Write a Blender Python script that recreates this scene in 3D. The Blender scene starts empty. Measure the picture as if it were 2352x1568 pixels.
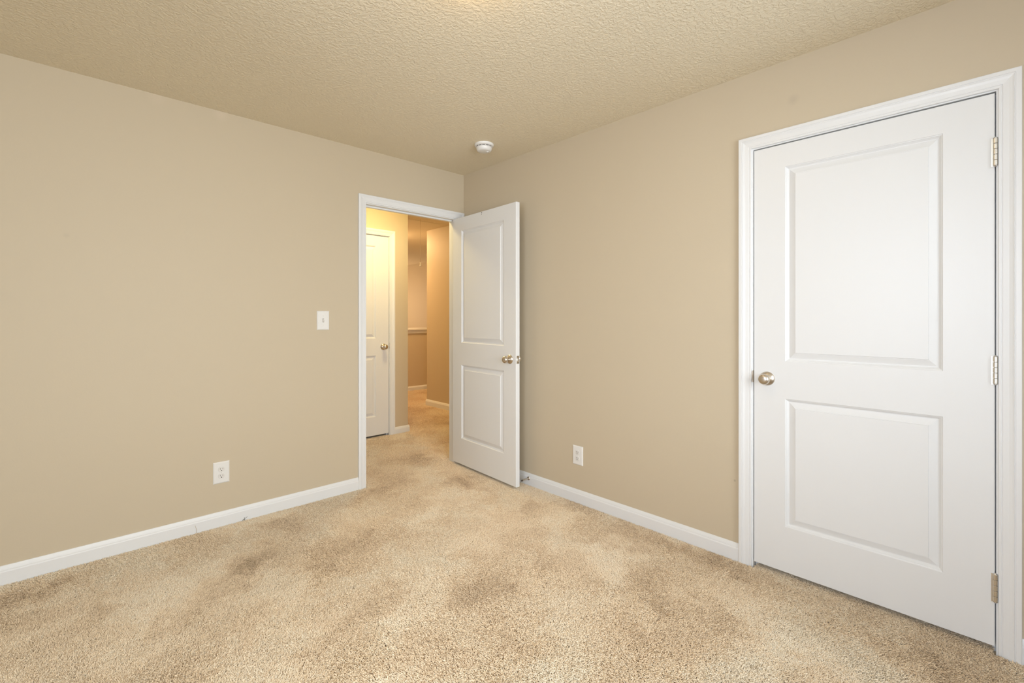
import bpy, bmesh, math
import numpy as np
from mathutils import Vector, Matrix

# ------------------------------------------------------------------ camera, world, lights, exposure
scene = bpy.context.scene
COL = scene.collection
YAW = math.radians(46.3055)                       # angle between the view axis and the long axis of the doorway wall
cam_data = bpy.data.cameras.new('camera')
cam_data.sensor_fit = 'HORIZONTAL'
cam_data.sensor_width = 36.0
cam_data.lens = 1072.0 / 2352.0 * 36.0
cam_data.shift_y = -55.5 / 2352.0
cam_data.clip_start = 0.02
cam = bpy.data.objects.new('camera', cam_data)
COL.objects.link(cam)
cam.location = (-2.457, -3.169, 1.229)
cam.rotation_euler = (math.pi / 2, 0, YAW - math.pi / 2)
scene.camera = cam

vs = scene.view_settings
vs.view_transform = 'Standard'
vs.look = 'None'
vs.gamma = 1.0
vs.exposure = 0.0
vs.use_curve_mapping = False

world = bpy.data.worlds.new('daylight')
scene.world = world
world.use_nodes = True
bg = world.node_tree.nodes['Background']
bg.inputs['Color'].default_value = (0.80, 0.90, 1.0, 1)
bg.inputs['Strength'].default_value = 0.4

WIN_LIGHT = 188.0          # daylight in the back bedroom window, W
SIDE_FILL = 136.0         # fill light in the added side window, W
STAIR_LIGHT = 30.0         # light on the stairwell wall, W
LAMP = 24.0               # bedroom ceiling lamp, emission strength
HALL_LAMP = 116.0         # hall ceiling lamp, emission strength
LANDING_LAMP = 285.0      # lamp over the landing beyond the hall corner, emission strength


def area_light(name, loc, rot, sx, sy, power, color):
    d = bpy.data.lights.new(name, 'AREA')
    d.shape = 'RECTANGLE'
    d.size, d.size_y = sx, sy
    d.energy = power
    d.color = color
    o = bpy.data.objects.new(name, d)
    COL.objects.link(o)
    o.location = loc
    o.rotation_euler = rot
    return o


XW, YB = -3.75, -4.05     # far left and back extents of the bedroom
H = 2.44                  # ceiling height
FZ = -0.012               # carpet backing (yarn tips come up to about zero)
WIN = (-3.30, -0.55, 0.62, 2.16)          # window opening in the back wall: x0, x1, z0, z1
TILT = math.radians(11)                   # skylight comes down through the windows
area_light('window_daylight', ((WIN[0] + WIN[1]) / 2, YB - 0.50, (WIN[2] + WIN[3]) / 2 + 0.18), (math.pi / 2 - TILT, 0, 0),
           WIN[1] - WIN[0] + 0.4, WIN[3] - WIN[2] + 0.3, WIN_LIGHT, (0.90, 0.96, 1.0))
FILL_WIN = (-3.75, -2.30, 0.72, 2.12)         # opening of the unseen window added for fill in the side wall: y0, y1, z0, z1
area_light('side_fill_light', (XW - 0.50, (FILL_WIN[0] + FILL_WIN[1]) / 2, (FILL_WIN[2] + FILL_WIN[3]) / 2 + 0.18), (math.pi / 2 - TILT, 0, -math.pi / 2),
           FILL_WIN[1] - FILL_WIN[0] + 0.4, FILL_WIN[3] - FILL_WIN[2] + 0.3, SIDE_FILL, (0.80, 0.88, 1.0))
area_light('stairwell_light', (2.2, 7.05, 1.5), (-math.pi / 2, 0, 0), 0.9, 1.2, STAIR_LIGHT, (1.0, 0.70, 0.42))


# ------------------------------------------------------------------ materials
def mat(name, color, rough=0.5, metal=0.0, spec=0.5):
    m = bpy.data.materials.new(name)
    m.use_nodes = True
    p = m.node_tree.nodes['Principled BSDF']
    p.inputs['Base Color'].default_value = (*color, 1)
    p.inputs['Roughness'].default_value = rough
    p.inputs['Metallic'].default_value = metal
    p.inputs['Specular IOR Level'].default_value = spec
    return m


def nd(m, t, **kw):
    n = m.node_tree.nodes.new(t)
    for k, v in kw.items():
        setattr(n, k, v)
    return n


def lk(m, a, b):
    m.node_tree.links.new(a, b)


def pb(m):
    return m.node_tree.nodes['Principled BSDF']


def coords(m):
    return nd(m, 'ShaderNodeNewGeometry').outputs['Position']


def add_bump(m, height_socket, strength, dist):
    b = nd(m, 'ShaderNodeBump')
    b.inputs['Strength'].default_value = strength
    b.inputs['Distance'].default_value = dist
    lk(m, height_socket, b.inputs['Height'])
    lk(m, b.outputs['Normal'], pb(m).inputs['Normal'])


WALL_C = (0.610, 0.520, 0.385)
M_wall = mat('beige_wall_paint', WALL_C, 0.55, spec=0.3)
pos = coords(M_wall)
n1 = nd(M_wall, 'ShaderNodeTexNoise')
n1.inputs['Scale'].default_value = 140
n1.inputs['Detail'].default_value = 3
lk(M_wall, pos, n1.inputs['Vector'])
add_bump(M_wall, n1.outputs['Fac'], 0.10, 0.002)
# two old scuffs on the paint: a grey smudge above the closet, a nick on the doorway wall
prev = None
for (c, r, amt, tint) in (((0.0, -2.50, 2.247), 0.030, 0.22, (0.36, 0.31, 0.24)),
                          ((-2.456, 0.0, 1.632), 0.016, 0.14, (0.36, 0.31, 0.24)),
                          ((0.0, -2.236, 0.40), 0.008, 0.5, (0.30, 0.26, 0.20)),
                          ((-1.80, 0.0, 2.425), 0.05, 0.5, (0.68, 0.57, 0.44)),
                          ((-2.10, 0.0, 2.425), 0.05, 0.35, (0.68, 0.57, 0.44))):
    d = nd(M_wall, 'ShaderNodeVectorMath', operation='DISTANCE')
    lk(M_wall, pos, d.inputs[0])
    d.inputs[1].default_value = c
    mr = nd(M_wall, 'ShaderNodeMapRange')
    mr.inputs['From Min'].default_value = r
    mr.inputs['From Max'].default_value = r * 0.2
    mr.inputs['To Min'].default_value = 0
    mr.inputs['To Max'].default_value = amt
    lk(M_wall, d.outputs['Value'], mr.inputs['Value'])
    mx = nd(M_wall, 'ShaderNodeMix', data_type='RGBA')
    lk(M_wall, mr.outputs['Result'], mx.inputs['Factor'])
    if prev is None:
        mx.inputs['A'].default_value = (*WALL_C, 1)
    else:
        lk(M_wall, prev, mx.inputs['A'])
    mx.inputs['B'].default_value = (*tint, 1)
    prev = mx.outputs['Result']
lk(M_wall, prev, pb(M_wall).inputs['Base Color'])

M_ceil = mat('knockdown_ceiling_paint', (0.84, 0.75, 0.58), 0.9, spec=0.12)
pos = coords(M_ceil)
na = nd(M_ceil, 'ShaderNodeTexNoise')
na.inputs['Scale'].default_value = 68
na.inputs['Detail'].default_value = 3.0
na.inputs['Roughness'].default_value = 0.55
na.inputs['Distortion'].default_value = 0.6
lk(M_ceil, pos, na.inputs['Vector'])
ra = nd(M_ceil, 'ShaderNodeValToRGB')
ra.color_ramp.elements[0].position = 0.40
ra.color_ramp.elements[1].position = 0.62
ra.color_ramp.interpolation = 'EASE'
lk(M_ceil, na.outputs['Fac'], ra.inputs['Fac'])
add_bump(M_ceil, ra.outputs['Color'], 0.65, 0.0024)

M_white = mat('white_trim_paint', (0.82, 0.825, 0.83), 0.35, spec=0.4)
M_door = mat('white_door_paint', (0.81, 0.815, 0.82), 0.38, spec=0.4)
pos = coords(M_door)
mp = nd(M_door, 'ShaderNodeMapping')
mp.inputs['Scale'].default_value = (160, 160, 9)
lk(M_door, pos, mp.inputs['Vector'])
n2 = nd(M_door, 'ShaderNodeTexNoise')
n2.inputs['Scale'].default_value = 1.0
n2.inputs['Detail'].default_value = 4
lk(M_door, mp.outputs['Vector'], n2.inputs['Vector'])
add_bump(M_door, n2.outputs['Fac'], 0.06, 0.002)      # faint embossed wood grain of a moulded door

M_plastic = mat('white_plastic', (0.83, 0.82, 0.80), 0.3)
M_plastic2 = mat('off_white_plastic', (0.78, 0.76, 0.73), 0.35)
M_dark = mat('dark_slot', (0.03, 0.025, 0.02), 0.7)
M_vent = mat('grey_vent', (0.22, 0.20, 0.19), 0.7)
M_nickel = mat('satin_nickel', (0.64, 0.58, 0.50), 0.33, metal=1.0)
M_steel = mat('zinc_steel', (0.72, 0.72, 0.72), 0.25, metal=1.0)
M_hinge = mat('brushed_hinge', (0.75, 0.72, 0.66), 0.33, metal=1.0)
M_rubber = mat('dark_rubber', (0.06, 0.045, 0.035), 0.6)
M_cord = mat('cream_cord', (0.72, 0.60, 0.42), 0.7)
M_bell = mat('cream_plastic', (0.85, 0.78, 0.66), 0.4)
M_lint = mat('dark_lint', (0.03, 0.03, 0.035), 0.9)
M_tuft = mat('tan_fibre', (0.55, 0.42, 0.26), 0.9)
M_closet = mat('closet_interior', (0.30, 0.22, 0.16), 0.8)
M_back = mat('carpet_backing', (0.84, 0.70, 0.51), 1.0, spec=0.0)

M_yarn = mat('tan_yarn', (0.5, 0.4, 0.27), 0.9, spec=0.05)
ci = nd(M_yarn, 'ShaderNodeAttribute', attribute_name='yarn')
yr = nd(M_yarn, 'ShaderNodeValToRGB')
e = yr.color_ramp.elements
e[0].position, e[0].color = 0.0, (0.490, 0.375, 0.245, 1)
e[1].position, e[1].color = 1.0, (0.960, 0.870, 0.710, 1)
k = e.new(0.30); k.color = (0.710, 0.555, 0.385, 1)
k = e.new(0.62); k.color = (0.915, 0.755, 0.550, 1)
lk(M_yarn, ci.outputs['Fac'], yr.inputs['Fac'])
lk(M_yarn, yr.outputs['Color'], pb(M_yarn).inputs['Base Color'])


def lamp_mat(name, color, strength):
    m = mat(name, (0.9, 0.88, 0.84), 0.4)
    pb(m).inputs['Emission Color'].default_value = (*color, 1)
    pb(m).inputs['Emission Strength'].default_value = strength
    return m


M_lamp = lamp_mat('lit_bedroom_glass', (1.0, 0.72, 0.42), LAMP)
M_hall_lamp = lamp_mat('lit_hall_glass', (1.0, 0.765, 0.33), HALL_LAMP)
M_landing_lamp = lamp_mat('lit_landing_glass', (1.0, 0.65, 0.31), LANDING_LAMP)

M_glass = bpy.data.materials.new('window_glass')
M_glass.use_nodes = True
nt = M_glass.node_tree
nt.nodes.remove(nt.nodes['Principled BSDF'])
tr = nt.nodes.new('ShaderNodeBsdfTransparent')
gl = nt.nodes.new('ShaderNodeBsdfGlossy')
gl.inputs['Roughness'].default_value = 0.02
fr = nt.nodes.new('ShaderNodeFresnel')
mxs = nt.nodes.new('ShaderNodeMixShader')
nt.links.new(fr.outputs[0], mxs.inputs[0])
nt.links.new(tr.outputs[0], mxs.inputs[1])
nt.links.new(gl.outputs[0], mxs.inputs[2])
nt.links.new(mxs.outputs[0], nt.nodes['Material Output'].inputs['Surface'])


# ------------------------------------------------------------------ builders
class MB:
    """collects shapes and links them as one mesh object"""

    def __init__(self):
        self.v, self.f, self.s = [], [], []

    def face(self, pts, smooth=False):
        i = len(self.v)
        self.v += [tuple(p) for p in pts]
        self.f.append(list(range(i, i + len(pts))))
        self.s.append(smooth)

    def grid(self, rows, smooth=True, closed=False):
        """rows of points (all the same length), skinned"""
        i = len(self.v)
        n = len(rows[0])
        for r in rows:
            self.v += [tuple(p) for p in r]
        for a in range(len(rows) - 1):
            for b in range(n if closed else n - 1):
                c = (b + 1) % n
                self.f.append([i + a * n + b, i + a * n + c, i + (a + 1) * n + c, i + (a + 1) * n + b])
                self.s.append(smooth)
        return self

    def box(self, x0, x1, y0, y1, z0, z1, bev=0.0):
        bm = bmesh.new()
        bmesh.ops.create_cube(bm, size=1.0)
        bmesh.ops.scale(bm, vec=(x1 - x0, y1 - y0, z1 - z0), verts=bm.verts)
        bmesh.ops.translate(bm, vec=((x0 + x1) / 2, (y0 + y1) / 2, (z0 + z1) / 2), verts=bm.verts)
        if bev:
            bmesh.ops.bevel(bm, geom=list(bm.edges), offset=bev, segments=2, affect='EDGES', profile=0.5)
        self.add_bm(bm)
        return self

    def add_bm(self, bm, smooth=False):
        i = len(self.v)
        bm.verts.index_update()
        self.v += [tuple(v.co) for v in bm.verts]
        for f in bm.faces:
            self.f.append([i + v.index for v in f.verts])
            self.s.append(smooth)
        bm.free()

    def lathe(self, prof, origin=(0, 0, 0), axis='Z', n=40, smooth=True):
        """prof: (radius, distance along the axis); axis Z, -Z, Y, -Y, X, -X"""
        ox, oy, oz = origin
        rows = []
        for r, d in prof:
            row = []
            for k in range(n):
                a = 2 * math.pi * k / n
                c, s = r * math.cos(a), r * math.sin(a)
                p = {'Z': (c, s, d), '-Z': (c, -s, -d), 'Y': (c, d, s), '-Y': (c, -d, s),
                     'X': (d, c, s), '-X': (-d, c, s)}[axis]
                row.append((p[0] + ox, p[1] + oy, p[2] + oz))
            rows.append(row)
        self.grid(rows, smooth, True)
        return self

    def tube(self, pts, r, n=10):
        rows = []
        for i, p in enumerate(pts):
            p = Vector(p)
            a = Vector(pts[max(i - 1, 0)])
            b = Vector(pts[min(i + 1, len(pts) - 1)])
            t = (b - a).normalized()
            u = t.cross(Vector((0.3, 0.2, 1.0))).normalized()
            w = t.cross(u)
            rr = r[i] if isinstance(r, (list, tuple)) else r
            rows.append([p + rr * (math.cos(2 * math.pi * k / n) * u + math.sin(2 * math.pi * k / n) * w) for k in range(n)])
        self.grid(rows, True, True)
        self.face(rows[0][::-1])
        self.face(rows[-1])
        return self

    def build(self, name, material, parent=None, sharp=None):
        me = bpy.data.meshes.new(name)
        me.from_pydata(self.v, [], self.f)
        me.polygons.foreach_set('use_smooth', self.s)
        bm = bmesh.new()
        bm.from_mesh(me)
        bmesh.ops.remove_doubles(bm, verts=bm.verts, dist=1e-5)
        bmesh.ops.dissolve_degenerate(bm, edges=bm.edges, dist=1e-6)
        bmesh.ops.recalc_face_normals(bm, faces=bm.faces)
        if sharp:
            for ed in bm.edges:
                if len(ed.link_faces) == 2 and ed.calc_face_angle() > math.radians(sharp):
                    ed.smooth = False
        bm.to_mesh(me)
        bm.free()
        me.materials.append(material)
        o = bpy.data.objects.new(name, me)
        COL.objects.link(o)
        if parent:
            o.parent = parent
        return o


def tag(o, label=None, cat=None, group=None, kind=None):
    for k_, v_ in (('label', label), ('category', cat), ('group', group), ('kind', kind)):
        if v_:
            o[k_] = v_
    return o


def empty(name, loc=(0, 0, 0), rz=0.0):
    o = bpy.data.objects.new(name, None)
    COL.objects.link(o)
    o.location = loc
    o.rotation_euler = (0, 0, rz)
    o.empty_display_size = 0.05
    return o


def struct(mb, name, material, label, cat, sharp=None):
    return tag(mb.build(name, material, None, sharp), label, cat, None, 'structure')


R90 = -math.pi / 2                       # local +x runs toward the camera's right along the closet wall
T = 0.115                                # wall thickness

# ------------------------------------------------------------------ the shell
DX0, DX1, DZ = -0.888, -0.067, 2.050     # bedroom doorway, between the jambs
CY0, CY1, CZ = -2.324, -3.158, 2.055     # closet doorway, between the jambs
J = 0.019                                # jamb thickness
HX0, HX1, HZ = -0.736, -0.019, 2.068     # hall door, between the jambs
HY = 1.24                                # face of the hall wall

w = MB()
w.box(XW, DX0 - J, 0, T, FZ, H)
w.box(DX1 + J, 1.2, 0, T, FZ, H)
w.box(DX0 - J, DX1 + J, 0, T, DZ + J, H)
struct(w, 'wall_left', M_wall, 'beige painted wall on the left holding the open hall doorway', 'wall')

w = MB()
w.box(0, T, CY0 + J, 0, FZ, H)
w.box(0, T, YB, CY1 - J, FZ, H)
w.box(0, T, CY1 - J, CY0 + J, CZ + J, H)
struct(w, 'wall_right', M_wall, 'beige painted wall on the right holding the closed closet door', 'wall')

w = MB()
w.box(XW - T, T, YB - T, YB, FZ, WIN[2])
w.box(XW - T, T, YB - T, YB, WIN[3], H)
w.box(XW - T, WIN[0], YB - T, YB, WIN[2], WIN[3])
w.box(WIN[1], T, YB - T, YB, WIN[2], WIN[3])
struct(w, 'wall_back', M_wall, 'beige window wall behind the camera', 'wall')
w = MB()
w.box(XW - T, XW, YB, T, FZ, FILL_WIN[2])
w.box(XW - T, XW, YB, T, FILL_WIN[3], H)
w.box(XW - T, XW, YB, FILL_WIN[0], FILL_WIN[2], FILL_WIN[3])
w.box(XW - T, XW, FILL_WIN[1], T, FILL_WIN[2], FILL_WIN[3])
struct(w, 'wall_side', M_wall, 'plain beige wall opposite the closet door', 'wall')

w = MB()                                 # closet shell behind the closed door
w.box(T, 0.75, -3.7, -3.62, FZ, H)
w.box(T, 0.75, -1.9, -1.82, FZ, H)
w.box(0.75, 0.83, -3.7, -1.82, FZ, H)
struct(w, 'wall_closet', M_closet, 'dark inside of the closet behind the closed door', 'wall')

w = MB()                                 # block of rooms behind the hall door
w.box(-3.2, HX0 - J, HY, HY + T, FZ, H)
w.box(HX1 + J, 0.205, HY, HY + T, FZ, H)
w.box(HX0 - J, HX1 + J, HY, HY + T, HZ + J, H)
w.box(0.205 - T, 0.205, HY + T, 3.66, FZ, H)
w.box(-3.2, 0.205 - T, 2.2, 2.3, FZ, H)
struct(w, 'wall_hall', M_wall, 'lamp-lit hall wall around the hall door, ending at an outer corner', 'wall')
struct(MB().box(-3.3, -3.2, T, 2.3, FZ, H), 'wall_hall_end', M_wall, 'hidden end wall of the hall', 'wall')
w = MB()
w.box(1.2, 1.2 + T, 0, 2.385, FZ, H)
w.box(1.2 + T, 3.4, 2.385 - T, 2.385, FZ, H)
struct(w, 'wall_corner', M_wall, 'tan hall wall seen at the right of the doorway, ending at a corner', 'wall')

w = MB()
w.box(0.205 - T, 3.29, 3.66, 3.66 + T, FZ, 1.012)
hw = struct(w, 'wall_half', M_wall, 'low guard wall across the far end of the hall', 'half wall')
c_ = MB().box(0.205 - T, 3.29, 3.625, 3.66 + T + 0.035, 1.012, 1.048, 0.006)
c_.build('cap', M_white, hw)['label'] = 'white painted cap board'
c_ = MB().box(0.205 - T, 3.29, 3.645, 3.66, 0.958, 1.012, 0.004)
c_.build('apron', M_white, hw)['label'] = 'white trim strip under the cap'
w = MB()
w.box(3.29, 3.4, 2.385, 7.2, -1.5, H)
w.box(0.0, 3.4, 7.1, 7.2, -1.5, H)
w.box(0.205 - T - 0.1, 0.205 - T, 3.66, 7.2, -1.5, H)
struct(w, 'wall_far', M_wall, 'pale stairwell wall rising beyond the low guard wall', 'wall')

w = MB()
w.box(XW - T, T + 0.72, YB - T, T, H, H + 0.1)
struct(w, 'ceiling', M_ceil, 'tan ceiling with a knockdown plaster texture', 'ceiling')
w = MB()
w.box(-3.3, 3.4, T, 7.2, H, H + 0.1)
struct(w, 'ceiling_hall', M_ceil, 'textured hall ceiling glimpsed through the doorway', 'ceiling')

w = MB()
w.box(XW - T, 0.83, YB - T, T, FZ - 0.1, FZ)
w.box(-3.3, 3.4, T, 3.66 + T, FZ - 0.1, FZ)
w.box(0.0, 3.4, 3.66 + T, 7.2, -1.6, -1.5)
floor = struct(w, 'floor', M_back, 'tan cut-pile carpet with darker wear and painted nap shade', 'carpet')


# ------------------------------------------------------------------ window behind the camera
def window(name, loc, rz, width, height, label):
    win = tag(empty(name, loc, rz), label, 'window', None, 'structure')
    ww, wh = width / 2, height
    m = MB()
    for (a, b, c, d) in ((-ww, -ww + 0.05, 0, wh), (ww - 0.05, ww, 0, wh), (-ww + 0.05, ww - 0.05, 0, 0.05),
                         (-ww + 0.05, ww - 0.05, wh - 0.05, wh), (-ww + 0.05, ww - 0.05, wh / 2 - 0.02, wh / 2 + 0.02),
                         (-0.025, 0.025, 0.05, wh / 2 - 0.02), (-0.025, 0.025, wh / 2 + 0.02, wh - 0.05)):
        m.box(a, b, -0.10, -0.05, c, d)
    m.build('sash_frame', M_white, win)
    MB().box(-ww - 0.06, ww + 0.06, -0.1, 0.04, -0.03, 0.0, 0.004).build('sill', M_white, win)
    MB().box(-ww + 0.04, ww - 0.04, -0.078, -0.072, 0.04, wh - 0.04).build('pane', M_glass, win)


window('window_1', ((WIN[0] + WIN[1]) / 2, YB, WIN[2]), 0.0, WIN[1] - WIN[0], WIN[3] - WIN[2], 'white sash window in the back wall behind the camera')
window('fill_window', (XW, (FILL_WIN[0] + FILL_WIN[1]) / 2, FILL_WIN[2]), -math.pi / 2, FILL_WIN[1] - FILL_WIN[0], FILL_WIN[3] - FILL_WIN[2], 'unseen white sash window added for fill light in the side wall facing the closet')


# ------------------------------------------------------------------ trim
CASING = [(0.0, 0.0), (0.0, 0.0075), (0.0015, 0.0095), (0.007, 0.0100), (0.0085, 0.0085), (0.0100, 0.0085), (0.0115, 0.0105),
          (0.018, 0.0112), (0.027, 0.0122), (0.035, 0.0145), (0.0395, 0.0168), (0.0405, 0.0152), (0.0425, 0.0152), (0.0435, 0.0172),
          (0.0555, 0.0172), (0.058, 0.0155), (0.058, 0.0)]


def casing(x0, x1, z1, parent, y=0.0, sgn=-1):
    """three mitred lengths around an opening; the wall face is the plane y, room side -y (sgn -1) or +y"""
    m_ = MB()
    rows = []
    for (wd, t) in CASING:
        rows.append([(x0 - wd, y + sgn * t, FZ), (x0 - wd, y + sgn * t, z1 + wd), (x1 + wd, y + sgn * t, z1 + wd), (x1 + wd, y + sgn * t, FZ)])
    m_.grid(rows, False)
    return m_.build('casing', M_white, parent)


def jamb(x0, x1, z1, parent, stop_y=0.040, stop_w=0.034, depth=T):
    m_ = MB()
    m_.box(x0 - J, x0, 0, depth, FZ, z1)
    m_.box(x1, x1 + J, 0, depth, FZ, z1)
    m_.box(x0 - J, x1 + J, 0, depth, z1, z1 + J)
    m_.build('jamb', M_white, parent)
    m_ = MB()
    s = 0.011
    m_.box(x0, x0 + s, stop_y, stop_y + stop_w, FZ, z1, 0.002)
    m_.box(x1 - s, x1, stop_y, stop_y + stop_w, FZ, z1, 0.002)
    m_.box(x0 + s, x1 - s, stop_y, stop_y + stop_w, z1 - s, z1, 0.002)
    m_.build('stop_moulding', M_white, parent)


t1 = tag(empty('trim_1', (0, 0, 0)), 'white moulded frame around the open hall doorway', 'door frame', None, 'structure')
casing(DX0 - 0.005, DX1 + 0.005, DZ + 0.005, t1)
casing(DX0 - 0.005, DX1 + 0.005, DZ + 0.005, t1, T, 1)
jamb(DX0, DX1, DZ, t1)
sp = MB().box(DX0, DX0 + 0.0015, 0.004, 0.034, 0.910, 0.966).build('strike_plate', M_hinge, t1)
sp['label'] = 'metal strike plate'
MB().box(DX0 + 0.0012, DX0 + 0.002, 0.013, 0.026, 0.924, 0.952).build('bolt_hole', M_dark, sp)

t2 = tag(empty('trim_2', (0, CY0, 0), R90), 'white moulded frame around the closed closet door', 'door frame', None, 'structure')
casing(-0.006, CY0 - CY1 + 0.006, CZ + 0.005, t2)
jamb(0, CY0 - CY1, CZ, t2)
# strike plate with its curved lip wrapping the jamb edge
m = MB()
zc, hh = 0.938, 0.029
top, bot, rows = [], [], []
for i in range(13):
    a = -1 + i / 6.0
    z = zc + a * hh
    lip = 0.0065 * math.sqrt(max(0.0, 1 - a * a)) + 0.0005
    rows.append([(0.0005, 0.012, z), (0.0005, -0.001, z), (-lip * 0.5, -0.0035, z), (-lip, -0.0055, z), (-lip, -0.0045, z), (0.0, 0.0, z)])
m.grid(rows, True)
m.build('strike_plate', M_nickel, t2)['label'] = 'metal strike plate with a curved lip'

t3 = tag(empty('trim_3', (0, HY, 0)), 'lamp-lit white frame around the hall door', 'door frame', None, 'structure')
casing(HX0 - 0.005, HX1 + 0.004, HZ + 0.004, t3)
jamb(HX0, HX1, HZ, t3)
MB().box(HX1 + 0.0002, HX1 + 0.006, -0.0105, -0.002, 0.903, 0.963, 0.002).build('strike_plate', M_nickel, t3)['label'] = 'metal strike plate'

BASE = [(0.0, FZ), (0.0135, FZ), (0.0135, 0.060), (0.0125, 0.064), (0.0105, 0.067), (0.0105, 0.070), (0.0090, 0.076), (0.0060, 0.083), (0.0040, 0.088), (0.0, 0.088)]


def baseboard(name, p0, p1, normal, label, scale=1.0, caps=True):
    """a moulded board from p0 to p1 on the floor, standing out along normal"""
    rows = []
    for (t, z) in BASE:
        z2 = z * scale if z > 0 else z
        rows.append([(p0[0] + normal[0] * t, p0[1] + normal[1] * t, z2), (p1[0] + normal[0] * t, p1[1] + normal[1] * t, z2)])
    m_ = MB()
    m_.grid(rows, False)
    if caps:
        m_.face([r[0] for r in rows])
        m_.face([r[1] for r in rows][::-1])
    return struct(m_, name, M_white, label, 'baseboard')


baseboard('baseboard_left', (XW, 0), (DX0 - 0.063, 0), (0, -1), 'white baseboard along the left wall')
baseboard('baseboard_right', (0, -0.004), (0, CY0 + 0.064), (-1, 0), 'white baseboard between the open door and the closet')
baseboard('baseboard_corner', (0, CY1 - 0.064), (0, YB), (-1, 0), 'short white baseboard right of the closet frame')
baseboard('baseboard_hall', (HX1 + 0.062, HY), (0.205 + 0.0135, HY), (0, -1), 'short white baseboard beside the hall door frame', 0.82)
baseboard('baseboard_hall_side', (0.205, HY), (0.205, 3.66), (1, 0), 'white baseboard running round the hall corner', 0.82)
baseboard('baseboard_hall_right', (1.2, T), (1.2, 2.385 + 0.0135), (-1, 0), 'white baseboard under the tan hall wall at the doorway right', 0.95)
baseboard('baseboard_far', (0.205, 3.66), (3.29, 3.66), (0, -1), 'white baseboard under the low guard wall', 0.82)


# ------------------------------------------------------------------ doors
RINGS = [(0.0, 0.0), (0.0022, 0.0026), (0.0050, 0.0034), (0.0066, 0.0062), (0.0125, 0.0118), (0.0160, 0.0118), (0.0400, 0.0032), (0.0416, 0.0034), (0.0432, 0.0008)]


def panel_face(m_, W, H0, panels, y, sgn):
    """a moulded door face with raised panels; sgn -1 faces -y"""
    e_ = 0.002
    xs = sorted({e_, W - e_} | {p[0] for p in panels} | {p[1] for p in panels})
    zs = sorted({e_, H0 - e_} | {p[2] for p in panels} | {p[3] for p in panels})
    for i in range(len(xs) - 1):
        for j in range(len(zs) - 1):
            cx_, cz_ = (xs[i] + xs[i + 1]) / 2, (zs[j] + zs[j + 1]) / 2
            if any(p[0] < cx_ < p[1] and p[2] < cz_ < p[3] for p in panels):
                continue
            m_.face([(xs[i], y, zs[j]), (xs[i + 1], y, zs[j]), (xs[i + 1], y, zs[j + 1]), (xs[i], y, zs[j + 1])])
    for (a, b, c, d_) in panels:
        rows = []
        for (o_, dep) in RINGS:
            yy = y - sgn * dep
            rows.append([(a + o_, yy, c + o_), (b - o_, yy, c + o_), (b - o_, yy, d_ - o_), (a + o_, yy, d_ - o_)])
        m_.grid(rows, False, True)
        m_.face(rows[-1])
    c0 = [(0, 0), (W, 0), (W, H0), (0, H0)]
    c1 = [(e_, e_), (W - e_, e_), (W - e_, H0 - e_), (e_, H0 - e_)]
    for i in range(4):
        j = (i + 1) % 4
        m_.face([(c0[i][0], y - sgn * e_, c0[i][1]), (c0[j][0], y - sgn * e_, c0[j][1]), (c1[j][0], y, c1[j][1]), (c1[i][0], y, c1[i][1])])


KNOB = [(0.0, 0.063), (0.008, 0.0628), (0.015, 0.0615), (0.0205, 0.0585), (0.0240, 0.0540), (0.0258, 0.0480), (0.0255, 0.0420), (0.0230, 0.0355),
        (0.0185, 0.0300), (0.0140, 0.0265), (0.0122, 0.0235), (0.0122, 0.0150)]
ROSE = [(0.0, 0.0165), (0.0140, 0.0165), (0.0150, 0.0155), (0.0210, 0.0130), (0.0275, 0.0085), (0.0320, 0.0045), (0.0335, 0.0020), (0.0335, 0.0)]


def knob(parent, x, z, y, side):
    ax = '-Y' if side < 0 else 'Y'
    k_ = MB().lathe(KNOB, (x, y, z), ax, 44).build('door_knob', M_nickel, parent)
    k_['label'] = 'satin nickel ball knob'
    MB().lathe(ROSE, (x, y, z), ax, 48).build('rosette', M_nickel, k_)
    return k_


def hinge(parent, x, y, z, hl=0.100):
    """butt hinge: knuckle barrel on the room side, sliver of leaf either side"""
    m_ = MB()
    n = 5
    r = 0.0068
    for i in range(n):
        z0 = z - hl / 2 + hl * i / n + 0.0005
        z1 = z - hl / 2 + hl * (i + 1) / n - 0.0005
        m_.lathe([(0.0, z0), (r - 0.0008, z0), (r, z0 + 0.0008), (r, z1 - 0.0008), (r - 0.0008, z1), (0.0, z1)], (x, y, 0), 'Z', 20, True)
    h_ = m_.build('hinge', M_hinge, parent, 40)
    h_['label'] = 'brushed metal hinge'
    MB().box(x - 0.0105, x - 0.003, y + 0.003, y + 0.0085, z - hl / 2 - 0.003, z + hl / 2).build('hinge_leaf', M_hinge, h_)
    m_ = MB()
    for s_ in (1, -1):
        zz = z + s_ * hl / 2
        m_.lathe([(0.0062, zz), (0.0066, zz + s_ * 0.0012), (0.0048, zz + s_ * 0.0025), (0.0036, zz + s_ * 0.0045), (0.0, zz + s_ * 0.006)], (x, y, 0), 'Z', 16)
    m_.build('hinge_pin', M_steel, h_)
    return h_


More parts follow.
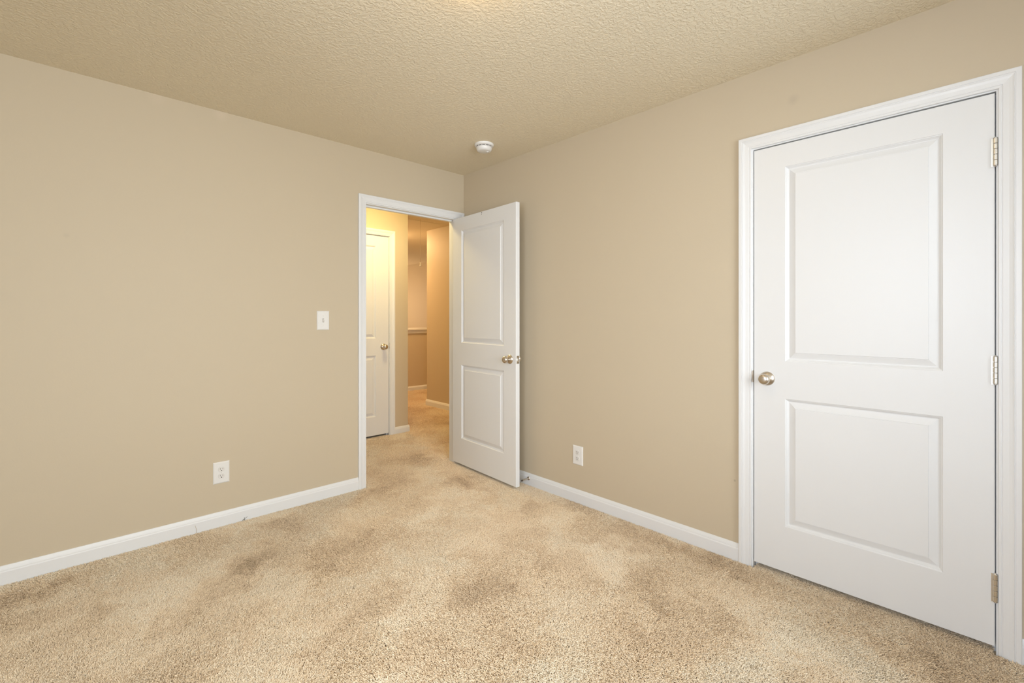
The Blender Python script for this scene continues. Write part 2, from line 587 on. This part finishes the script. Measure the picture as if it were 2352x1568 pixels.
def door(name, W, H0, panels, loc, rz, knob_x, knob_z, label, th=0.035, hinges=None, latch=False):
    d_ = tag(empty(name, loc, rz), label, 'door', None, 'structure')
    m_ = MB()
    panel_face(m_, W, H0, panels, 0.0, -1)
    panel_face(m_, W, H0, panels, th, 1)
    e_ = 0.002
    c0 = [(0, 0), (W, 0), (W, H0), (0, H0)]
    for i in range(4):
        j = (i + 1) % 4
        m_.face([(c0[i][0], e_, c0[i][1]), (c0[j][0], e_, c0[j][1]), (c0[j][0], th - e_, c0[j][1]), (c0[i][0], th - e_, c0[i][1])])
    m_.build('door_leaf', M_door, d_)
    knob(d_, knob_x, knob_z, 0.0, -1)
    knob(d_, knob_x, knob_z, th, 1)
    for (hx, hy, hz) in (hinges or ()):
        hinge(d_, hx, hy, hz)
    if latch:
        xe = W if knob_x > W / 2 else 0.0
        sg = 1 if xe else -1
        lp = MB().box(xe - 0.001, xe + 0.0012, th / 2 - 0.0125, th / 2 + 0.0125, knob_z - 0.0285, knob_z + 0.0285, 0.0008).build('latch_plate', M_nickel, d_)
        lp['label'] = 'metal latch plate'
        b = MB()
        bx = [(xe, th / 2 - 0.007), (xe + 0.011, th / 2 - 0.007), (xe + 0.009, th / 2), (xe, th / 2 + 0.008)]
        z0, z1 = knob_z - 0.008, knob_z + 0.010
        b.face([(p[0], p[1], z0) for p in bx])
        b.face([(p[0], p[1], z1) for p in bx])
        for i in range(4):
            j = (i + 1) % 4
            b.face([(*bx[i], z0), (*bx[j], z0), (*bx[j], z1), (*bx[i], z1)])
        b.build('latch_bolt', M_steel, lp)
        s_ = MB()
        for zz in (-0.021, 0.021):
            s_.lathe([(0.0, 0.0020), (0.0030, 0.0016), (0.0034, 0.0)], (xe + 0.0010, th / 2, knob_z + zz), 'X' if sg > 0 else '-X', 12)
        s_.build('latch_screw', M_dark, lp)
    return d_


# closet door: closed, hinged on the right
CW, CB, CH = 0.828, 0.024, 2.026
door('door_1', CW, CH, [(0.138, 0.688, 0.215, 0.820), (0.138, 0.688, 0.996, 1.918)], (0.001, -2.327, CB), R90, 0.061, 0.909,
     'white two-panel closet door, closed, at the right', hinges=[(CW + 0.001, -0.0055, 1.833 - CB), (CW + 0.001, -0.0055, 1.036 - CB), (CW + 0.001, -0.0055, 0.241 - CB)])
# bedroom door: standing open against the right wall
OB = 0.023
d2 = door('door_2', 0.812, 2.026, [(0.126, 0.676, 0.212, 0.817), (0.126, 0.676, 0.998, 1.919)], (-0.1042, 0.013, OB), R90 - math.atan2(0.047, 0.794), 0.745, 0.904,
          'white two-panel bedroom door standing open in the corner', latch=True)
m = MB()
for (x, z, r) in ((0.406, 2.0155, 0.0042), (0.404, 2.0035, 0.0030)):
    m.lathe([(0.0, 0.0006), (r, 0.0004), (r, -0.001)], (x, 0, z), '-Y', 14)
m.build('screw_hole', M_dark, d2)['label'] = 'two small dark screw holes'
# hall door: closed, lit by the hall lamp
door('door_3', 0.711, 2.040, [(0.144, 0.567, 0.190, 0.815), (0.144, 0.567, 0.990, 1.935)], (HX0 + 0.003, HY + 0.002, 0.023), 0.0, 0.651, 0.902,
     'white panelled hall door glowing under the hall lamp')


# ------------------------------------------------------------------ small things
# smoke detector on the ceiling by the corner
sd = tag(empty('smoke_detector', (-0.338, -0.668, H), 0.4), 'round white smoke detector on the ceiling near the corner', 'smoke detector')
MB().lathe([(0.0, 0.0), (0.067, 0.0), (0.0675, 0.004), (0.066, 0.011), (0.063, 0.0145), (0.056, 0.0155), (0.0, 0.0155)], (0, 0, 0), '-Z', 56).build('base', M_plastic, sd, 50)
MB().lathe([(0.050, 0.0150), (0.050, 0.0235)], (0, 0, 0), '-Z', 56).build('vent', M_vent, sd)['label'] = 'dark vent slot'
m = MB()
m.lathe([(0.048, 0.0228), (0.0540, 0.0228), (0.0552, 0.0240), (0.0550, 0.0290), (0.0520, 0.0400), (0.0465, 0.0470), (0.0380, 0.0500), (0.0, 0.0515)], (0, 0, 0), '-Z', 56)
body = m.build('cover', M_plastic, sd, 60)
m = MB()
for i in range(12):
    a = 2 * math.pi * (i + 0.3) / 12
    m.box(0.049 * math.cos(a) - 0.003, 0.049 * math.cos(a) + 0.003, 0.049 * math.sin(a) - 0.003, 0.049 * math.sin(a) + 0.003, -0.0235, -0.015)
m.build('vent_rib', M_plastic2, sd)
MB().lathe([(0.0, 0.0545), (0.0085, 0.0540), (0.0105, 0.0520), (0.0105, 0.048)], (0.012, -0.020, 0), '-Z', 24).build('test_button', M_plastic2, body)
MB().box(0.022, 0.032, -0.024, -0.017, -0.0502, -0.046, 0.001).build('sounder_grille', M_vent, body)


def plate(m_, pw, ph, t):
    """wall plate with a sloped rim, room side -y"""
    rows = []
    for (o_, y) in ((0, 0), (0, -0.0015), (0.0012, -0.0030), (0.006, -t), (0.010, -t)):
        rows.append([(-pw / 2 + o_, y, -ph / 2 + o_), (pw / 2 - o_, y, -ph / 2 + o_), (pw / 2 - o_, y, ph / 2 - o_), (-pw / 2 + o_, y, ph / 2 - o_)])
    m_.grid(rows, False, True)
    m_.face(rows[-1])


def outlet(loc, rz, label):
    o_ = tag(empty('power_outlet', loc, rz), label, 'outlet', 'duplex outlets low on the walls')
    m_ = MB()
    plate(m_, 0.084, 0.126, 0.0060)
    m_.build('wall_plate', M_plastic, o_)
    for s_ in (0.0195, -0.0195):
        m_ = MB()
        pr = []
        for i in range(40):                       # round socket face with flat top and bottom
            a = 2 * math.pi * i / 40
            pr.append((0.0172 * math.cos(a), max(-0.0140, min(0.0140, 0.0172 * math.sin(a)))))
        rows = [[(p[0] * f_, y, p[1] * f_ + s_) for p in pr] for (f_, y) in ((1.0, -0.0055), (1.0, -0.0078), (0.95, -0.0084))]
        m_.grid(rows, False, True)
        m_.face(rows[-1])
        r_ = m_.build('receptacle', M_plastic2, o_)
        MB().box(-0.0078, -0.0054, -0.0088, -0.0080, s_ - 0.001, s_ + 0.0085).build('slot', M_vent, r_)
        MB().box(0.0052, 0.0074, -0.0088, -0.0080, s_ + 0.000, s_ + 0.0075).build('slot', M_vent, r_)
        MB().lathe([(0.0, 0.0088), (0.0027, 0.0088), (0.0027, 0.0075)], (0, 0, s_ - 0.0070), '-Y', 16).build('ground_hole', M_dark, r_)
    MB().lathe([(0.0, 0.0072), (0.0022, 0.0070), (0.0032, 0.0060)], (0, 0, 0), '-Y', 16).build('plate_screw', M_plastic2, o_)
    return o_


outlet((-1.7965, 0, 0.317), 0, 'white duplex outlet low on the left wall')
outlet((0, -1.2315, 0.3135), R90, 'white duplex outlet low on the right wall beside the closet')

sw = tag(empty('light_switch', (-1.1995, 0, 1.2078)), 'white toggle light switch beside the hall doorway', 'switch')
m = MB()
plate(m, 0.083, 0.128, 0.0060)
m.build('wall_plate', M_plastic, sw)
MB().box(-0.0055, 0.0055, -0.0064, -0.0055, -0.0125, 0.0125).build('toggle_slot', M_vent, sw)
m = MB()
rows = []
for (y, zc_, hx, hz) in ((-0.0055, 0.000, 0.0045, 0.0105), (-0.010, 0.002, 0.0045, 0.0075), (-0.0165, 0.0065, 0.0042, 0.0042), (-0.0185, 0.0080, 0.0032, 0.0026)):
    rows.append([(-hx, y, zc_ - hz), (hx, y, zc_ - hz), (hx, y, zc_ + hz), (-hx, y, zc_ + hz)])
m.grid(rows, False, True)
m.face(rows[-1])
m.build('toggle', M_plastic, sw)
for z in (0.030, -0.030):
    MB().lathe([(0.0, 0.0072), (0.0022, 0.0070), (0.0032, 0.0058)], (0, 0, z), '-Y', 16).build('plate_screw', M_plastic2, sw)

# door stop screwed to the baseboard
ds = tag(empty('door_stop', (-0.0135, -0.787, 0.053), 0), 'small metal door stop on the baseboard behind the open door', 'door stop')
MB().lathe([(0.0, 0.0045), (0.0065, 0.0045), (0.0125, 0.0025), (0.0130, 0.0)], (0, 0, 0), '-X', 28).build('flange', M_nickel, ds)
MB().lathe([(0.0070, 0.002), (0.0052, 0.010), (0.0046, 0.022), (0.0046, 0.061), (0.0046, 0.062), (0.0, 0.062)], (0, 0, 0), '-X', 24).build('rod', M_nickel, ds, 50)
MB().lathe([(0.0046, 0.0605), (0.0058, 0.062), (0.0060, 0.070), (0.0048, 0.0735), (0.0, 0.074)], (0, 0, 0), '-X', 24).build('tip', M_rubber, ds)['label'] = 'dark rubber tip'

# attic hatch and its pull cord in the hall ceiling
ah = tag(empty('attic_hatch', (0.62, 1.56, H)), 'flat hatch panel in the hall ceiling with a pull cord', 'hatch')
MB().box(-0.4035, 0.4035, -0.2635, 0.2635, -0.009, 0.0, 0.002).build('hatch_panel', M_ceil, ah)
m = MB()
for (a, b, c, d_) in ((-0.44, 0.44, 0.265, 0.30), (-0.44, 0.44, -0.30, -0.265), (-0.44, -0.405, -0.265, 0.265), (0.405, 0.44, -0.265, 0.265)):
    m.box(a, b, c, d_, -0.012, 0.0, 0.002)
m.build('hatch_frame', M_ceil, ah)
pc = tag(empty('pull_cord', (0.662, 1.709, H - 0.012)), 'thin cream pull cord with a bell-shaped knob hanging in the hall', 'pull cord')
MB().tube([(0, 0, 0), (0.001, 0, -0.18), (-0.001, 0.001, -0.36), (0, 0, -0.535)], 0.0016, 8).build('cord', M_cord, pc)
MB().lathe([(0.0, -0.528), (0.0050, -0.530), (0.0070, -0.540), (0.0085, -0.556), (0.0120, -0.570), (0.0135, -0.577), (0.0120, -0.580), (0.0, -0.580)], (0, 0, 0), 'Z', 24).build('bell_knob', M_bell, pc)


# ceiling lamps
def ceiling_lamp(loc, material, label, r=0.125):
    l_ = tag(empty('ceiling_lamp', loc), label, 'lamp', 'round glass ceiling lamps')
    MB().lathe([(0.0, 0.0), (r + 0.006, 0.0), (r + 0.006, 0.014), (r - 0.004, 0.018), (0.0, 0.018)], (0, 0, 0), '-Z', 48).build('canopy', M_white, l_, 40)
    pr = [(r - 0.008, 0.016)] + [((r - 0.008) * math.cos(a), 0.016 + 0.055 * math.sin(a)) for a in [math.pi / 2 * i / 9 for i in range(1, 10)]]
    MB().lathe(pr, (0, 0, 0), '-Z', 40).build('glass_shade', material, l_)
    return l_


ceiling_lamp((-1.47, -1.93, H), M_lamp, 'round glass ceiling lamp lighting the bedroom')
ceiling_lamp((-0.27, 0.62, H), M_hall_lamp, 'round glass ceiling lamp lighting the hall door')
ceiling_lamp((0.86, 3.08, H), M_landing_lamp, 'round glass ceiling lamp over the landing by the low guard wall')

# frayed threads sticking up along the left baseboard
ft = tag(empty('loose_thread', (-1.680, -0.020, 0.0)), 'dark frayed thread at the foot of the left baseboard', 'thread')
m = MB()
m.tube([(-0.014, -0.002, 0.004), (-0.004, 0, 0.010), (0.006, -0.001, 0.018), (0.016, -0.002, 0.024)], 0.0008, 6)
m.tube([(-0.001, -0.001, 0.000), (0.003, 0, 0.010), (0.000, -0.002, 0.024)], 0.0007, 6)
m.tube([(-0.009, -0.001, 0.013), (-0.002, -0.002, 0.014), (0.004, 0, 0.008)], 0.0007, 6)
m.build('fibre', M_lint, ft)
ft = tag(empty('loose_thread', (-1.925, -0.020, 0.0)), 'tan carpet thread standing against the left baseboard', 'thread')
MB().tube([(0.0, 0, -0.005), (0.004, 0.001, 0.022), (-0.004, -0.001, 0.052)], [0.0010, 0.0008, 0.0005], 6).build('fibre', M_tuft, ft)


# ------------------------------------------------------------------ carpet pile
rng = np.random.default_rng(11)


def vnoise(x, y, scale, seed):
    """smooth value noise in 0..1"""
    g = np.random.default_rng(seed).random((256, 256))
    u, v = x * scale + 50, y * scale + 50
    i, j = np.floor(u).astype(int), np.floor(v).astype(int)
    a, b = u - i, v - j
    a, b = a * a * (3 - 2 * a), b * b * (3 - 2 * b)
    i %= 256
    j %= 256
    i1, j1 = (i + 1) % 256, (j + 1) % 256
    return (g[i, j] * (1 - a) + g[i1, j] * a) * (1 - b) + (g[i, j1] * (1 - a) + g[i1, j1] * a) * b


def fbm(x, y, scale, seed, octv=3):
    s = np.zeros_like(x)
    amp = 1.0
    tot = 0.0
    for o_ in range(octv):
        s += amp * vnoise(x, y, scale * 2 ** o_, seed + o_)
        tot += amp
        amp *= 0.55
    return s / tot


def scatter(x0, x1, y0, y1, dens):
    n = int((x1 - x0) * (y1 - y0) * dens)
    return np.column_stack((rng.uniform(x0, x1, n), rng.uniform(y0, y1, n)))


NEAR, FAR = 112000, 45000
pts = scatter(XW + 0.003, -0.016, YB + 0.003, -0.016, NEAR)
fwd = (pts[:, 0] + 2.457) * math.cos(YAW) + (pts[:, 1] + 3.169) * math.sin(YAW)
pts = pts[(fwd > 0.75) | (rng.random(len(pts)) < 0.25)]
pts = np.vstack((pts,
                 scatter(-0.016, 0.09, CY1 + 0.01, CY0 - 0.01, NEAR),
                 scatter(DX0 + 0.012, DX1 - 0.012, -0.016, T, NEAR),
                 scatter(-1.6, 1.185, T, HY - 0.016, FAR * 1.3),
                 scatter(HX0 + 0.01, HX1 - 0.01, HY - 0.016, HY + 0.03, FAR * 1.3),
                 scatter(0.222, 1.185, HY - 0.016, 2.4, FAR),
                 scatter(0.222, 3.2, 2.4, 3.645, FAR)))
x, y = pts[:, 0], pts[:, 1]
n = len(pts)
# wear and flattened pile, with nap shade put into the yarn colour: (x, y, radius along, radius across, angle, depth)
WORN_SHADE = [(-1.95, -0.66, 0.30, 0.11, 0.75, 0.55), (-1.72, -0.52, 0.24, 0.10, 0.7, 0.50), (-2.12, -0.93, 0.26, 0.12, 0.8, 0.35),
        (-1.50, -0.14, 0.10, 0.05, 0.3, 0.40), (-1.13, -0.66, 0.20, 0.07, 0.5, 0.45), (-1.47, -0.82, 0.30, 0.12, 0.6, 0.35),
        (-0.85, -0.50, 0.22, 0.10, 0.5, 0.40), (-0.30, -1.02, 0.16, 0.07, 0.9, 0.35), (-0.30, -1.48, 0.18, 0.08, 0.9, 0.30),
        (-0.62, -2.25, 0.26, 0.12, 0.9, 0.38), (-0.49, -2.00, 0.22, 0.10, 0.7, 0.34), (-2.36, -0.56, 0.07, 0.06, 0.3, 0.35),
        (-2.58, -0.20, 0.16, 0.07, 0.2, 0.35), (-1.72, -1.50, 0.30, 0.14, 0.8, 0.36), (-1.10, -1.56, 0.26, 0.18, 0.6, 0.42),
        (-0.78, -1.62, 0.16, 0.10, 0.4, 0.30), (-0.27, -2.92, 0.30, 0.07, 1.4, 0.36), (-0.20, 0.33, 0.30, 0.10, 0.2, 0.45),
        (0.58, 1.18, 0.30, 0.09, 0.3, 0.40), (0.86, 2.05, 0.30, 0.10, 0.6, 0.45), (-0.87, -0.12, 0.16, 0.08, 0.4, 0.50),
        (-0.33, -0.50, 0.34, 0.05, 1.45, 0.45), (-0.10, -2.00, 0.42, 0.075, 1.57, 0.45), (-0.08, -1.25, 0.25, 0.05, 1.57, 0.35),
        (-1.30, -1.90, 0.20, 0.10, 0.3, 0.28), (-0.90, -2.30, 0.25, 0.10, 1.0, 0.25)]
LIT_TINT = [(-1.11, -1.21, 0.20, 0.10, 0.5, 0.25), (-0.31, -1.62, 0.20, 0.10, 0.9, 0.25), (-0.34, -1.30, 0.15, 0.10, 0.9, 0.25), (-1.51, -1.72, 0.30, 0.10, 0.2, 0.30),  # lighter patches: brighter foreground and sheen of the nap put into yarn colour
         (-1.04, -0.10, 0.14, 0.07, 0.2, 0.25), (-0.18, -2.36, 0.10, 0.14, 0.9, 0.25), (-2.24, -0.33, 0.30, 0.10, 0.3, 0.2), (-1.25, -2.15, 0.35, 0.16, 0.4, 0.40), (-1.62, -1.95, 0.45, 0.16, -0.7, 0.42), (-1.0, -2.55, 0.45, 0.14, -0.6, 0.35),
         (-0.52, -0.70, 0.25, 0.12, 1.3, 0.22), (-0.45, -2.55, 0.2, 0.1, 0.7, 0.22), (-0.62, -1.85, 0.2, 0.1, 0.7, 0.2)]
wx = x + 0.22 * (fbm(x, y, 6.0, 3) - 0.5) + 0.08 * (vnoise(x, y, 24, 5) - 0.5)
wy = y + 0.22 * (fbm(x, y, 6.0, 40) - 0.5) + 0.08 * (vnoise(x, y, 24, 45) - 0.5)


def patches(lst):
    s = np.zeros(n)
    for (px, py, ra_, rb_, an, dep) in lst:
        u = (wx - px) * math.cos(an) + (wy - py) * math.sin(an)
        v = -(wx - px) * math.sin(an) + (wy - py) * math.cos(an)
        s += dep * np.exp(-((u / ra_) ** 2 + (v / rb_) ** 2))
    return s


worn_shade = np.clip(patches(WORN_SHADE), 0, 0.75)
lit_tint = np.clip(patches(LIT_TINT), 0, 0.5)
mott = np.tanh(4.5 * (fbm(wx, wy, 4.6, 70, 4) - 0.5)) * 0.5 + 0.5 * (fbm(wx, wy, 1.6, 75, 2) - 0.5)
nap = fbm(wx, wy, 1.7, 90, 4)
tone = 0.28 * lit_tint - 0.56 * worn_shade + 0.36 * mott
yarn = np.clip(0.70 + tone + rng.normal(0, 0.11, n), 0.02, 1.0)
ang = 2 * math.pi * 1.4 * nap + rng.normal(0, 1.0, n)
lean = (0.0035 + 0.004 * rng.random(n)) * (1 + 0.9 * worn_shade)
length = (0.0165 + rng.normal(0, 0.0016, n)) * (1 - 0.10 * worn_shade + 0.06 * lit_tint)
lx, ly = np.cos(ang) * lean, np.sin(ang) * lean
cu = rng.normal(0, 0.0022, (n, 2))
P = np.zeros((n, 4, 3), dtype=np.float32)
P[:, 0, 0], P[:, 0, 1], P[:, 0, 2] = x, y, FZ
P[:, 1, 0] = x + 0.20 * lx + cu[:, 0]
P[:, 1, 1] = y + 0.20 * ly + cu[:, 1]
P[:, 1, 2] = FZ + 0.40 * length
P[:, 2, 0] = x + 0.60 * lx - 0.6 * cu[:, 1]
P[:, 2, 1] = y + 0.60 * ly + 0.6 * cu[:, 0]
P[:, 2, 2] = FZ + 0.75 * length
P[:, 3, 0] = x + 1.15 * lx + 0.7 * cu[:, 0]
P[:, 3, 1] = y + 1.15 * ly - 0.7 * cu[:, 1]
P[:, 3, 2] = FZ + 0.98 * length
hc = bpy.data.hair_curves.new('carpet_pile')
hc.add_curves([4] * n)
hc.attributes['position'].data.foreach_set('vector', P.reshape(-1))
rad = hc.attributes.get('radius') or hc.attributes.new('radius', 'FLOAT', 'POINT')
rad.data.foreach_set('value', np.tile(np.array([0.0010, 0.00125, 0.0012, 0.0007], dtype=np.float32), n))
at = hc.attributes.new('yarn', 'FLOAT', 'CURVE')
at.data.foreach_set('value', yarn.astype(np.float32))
hc.materials.append(M_yarn)
pile = bpy.data.objects.new('carpet_pile', hc)
COL.objects.link(pile)
pile.parent = floor
tag(pile, None, None, None, 'stuff')
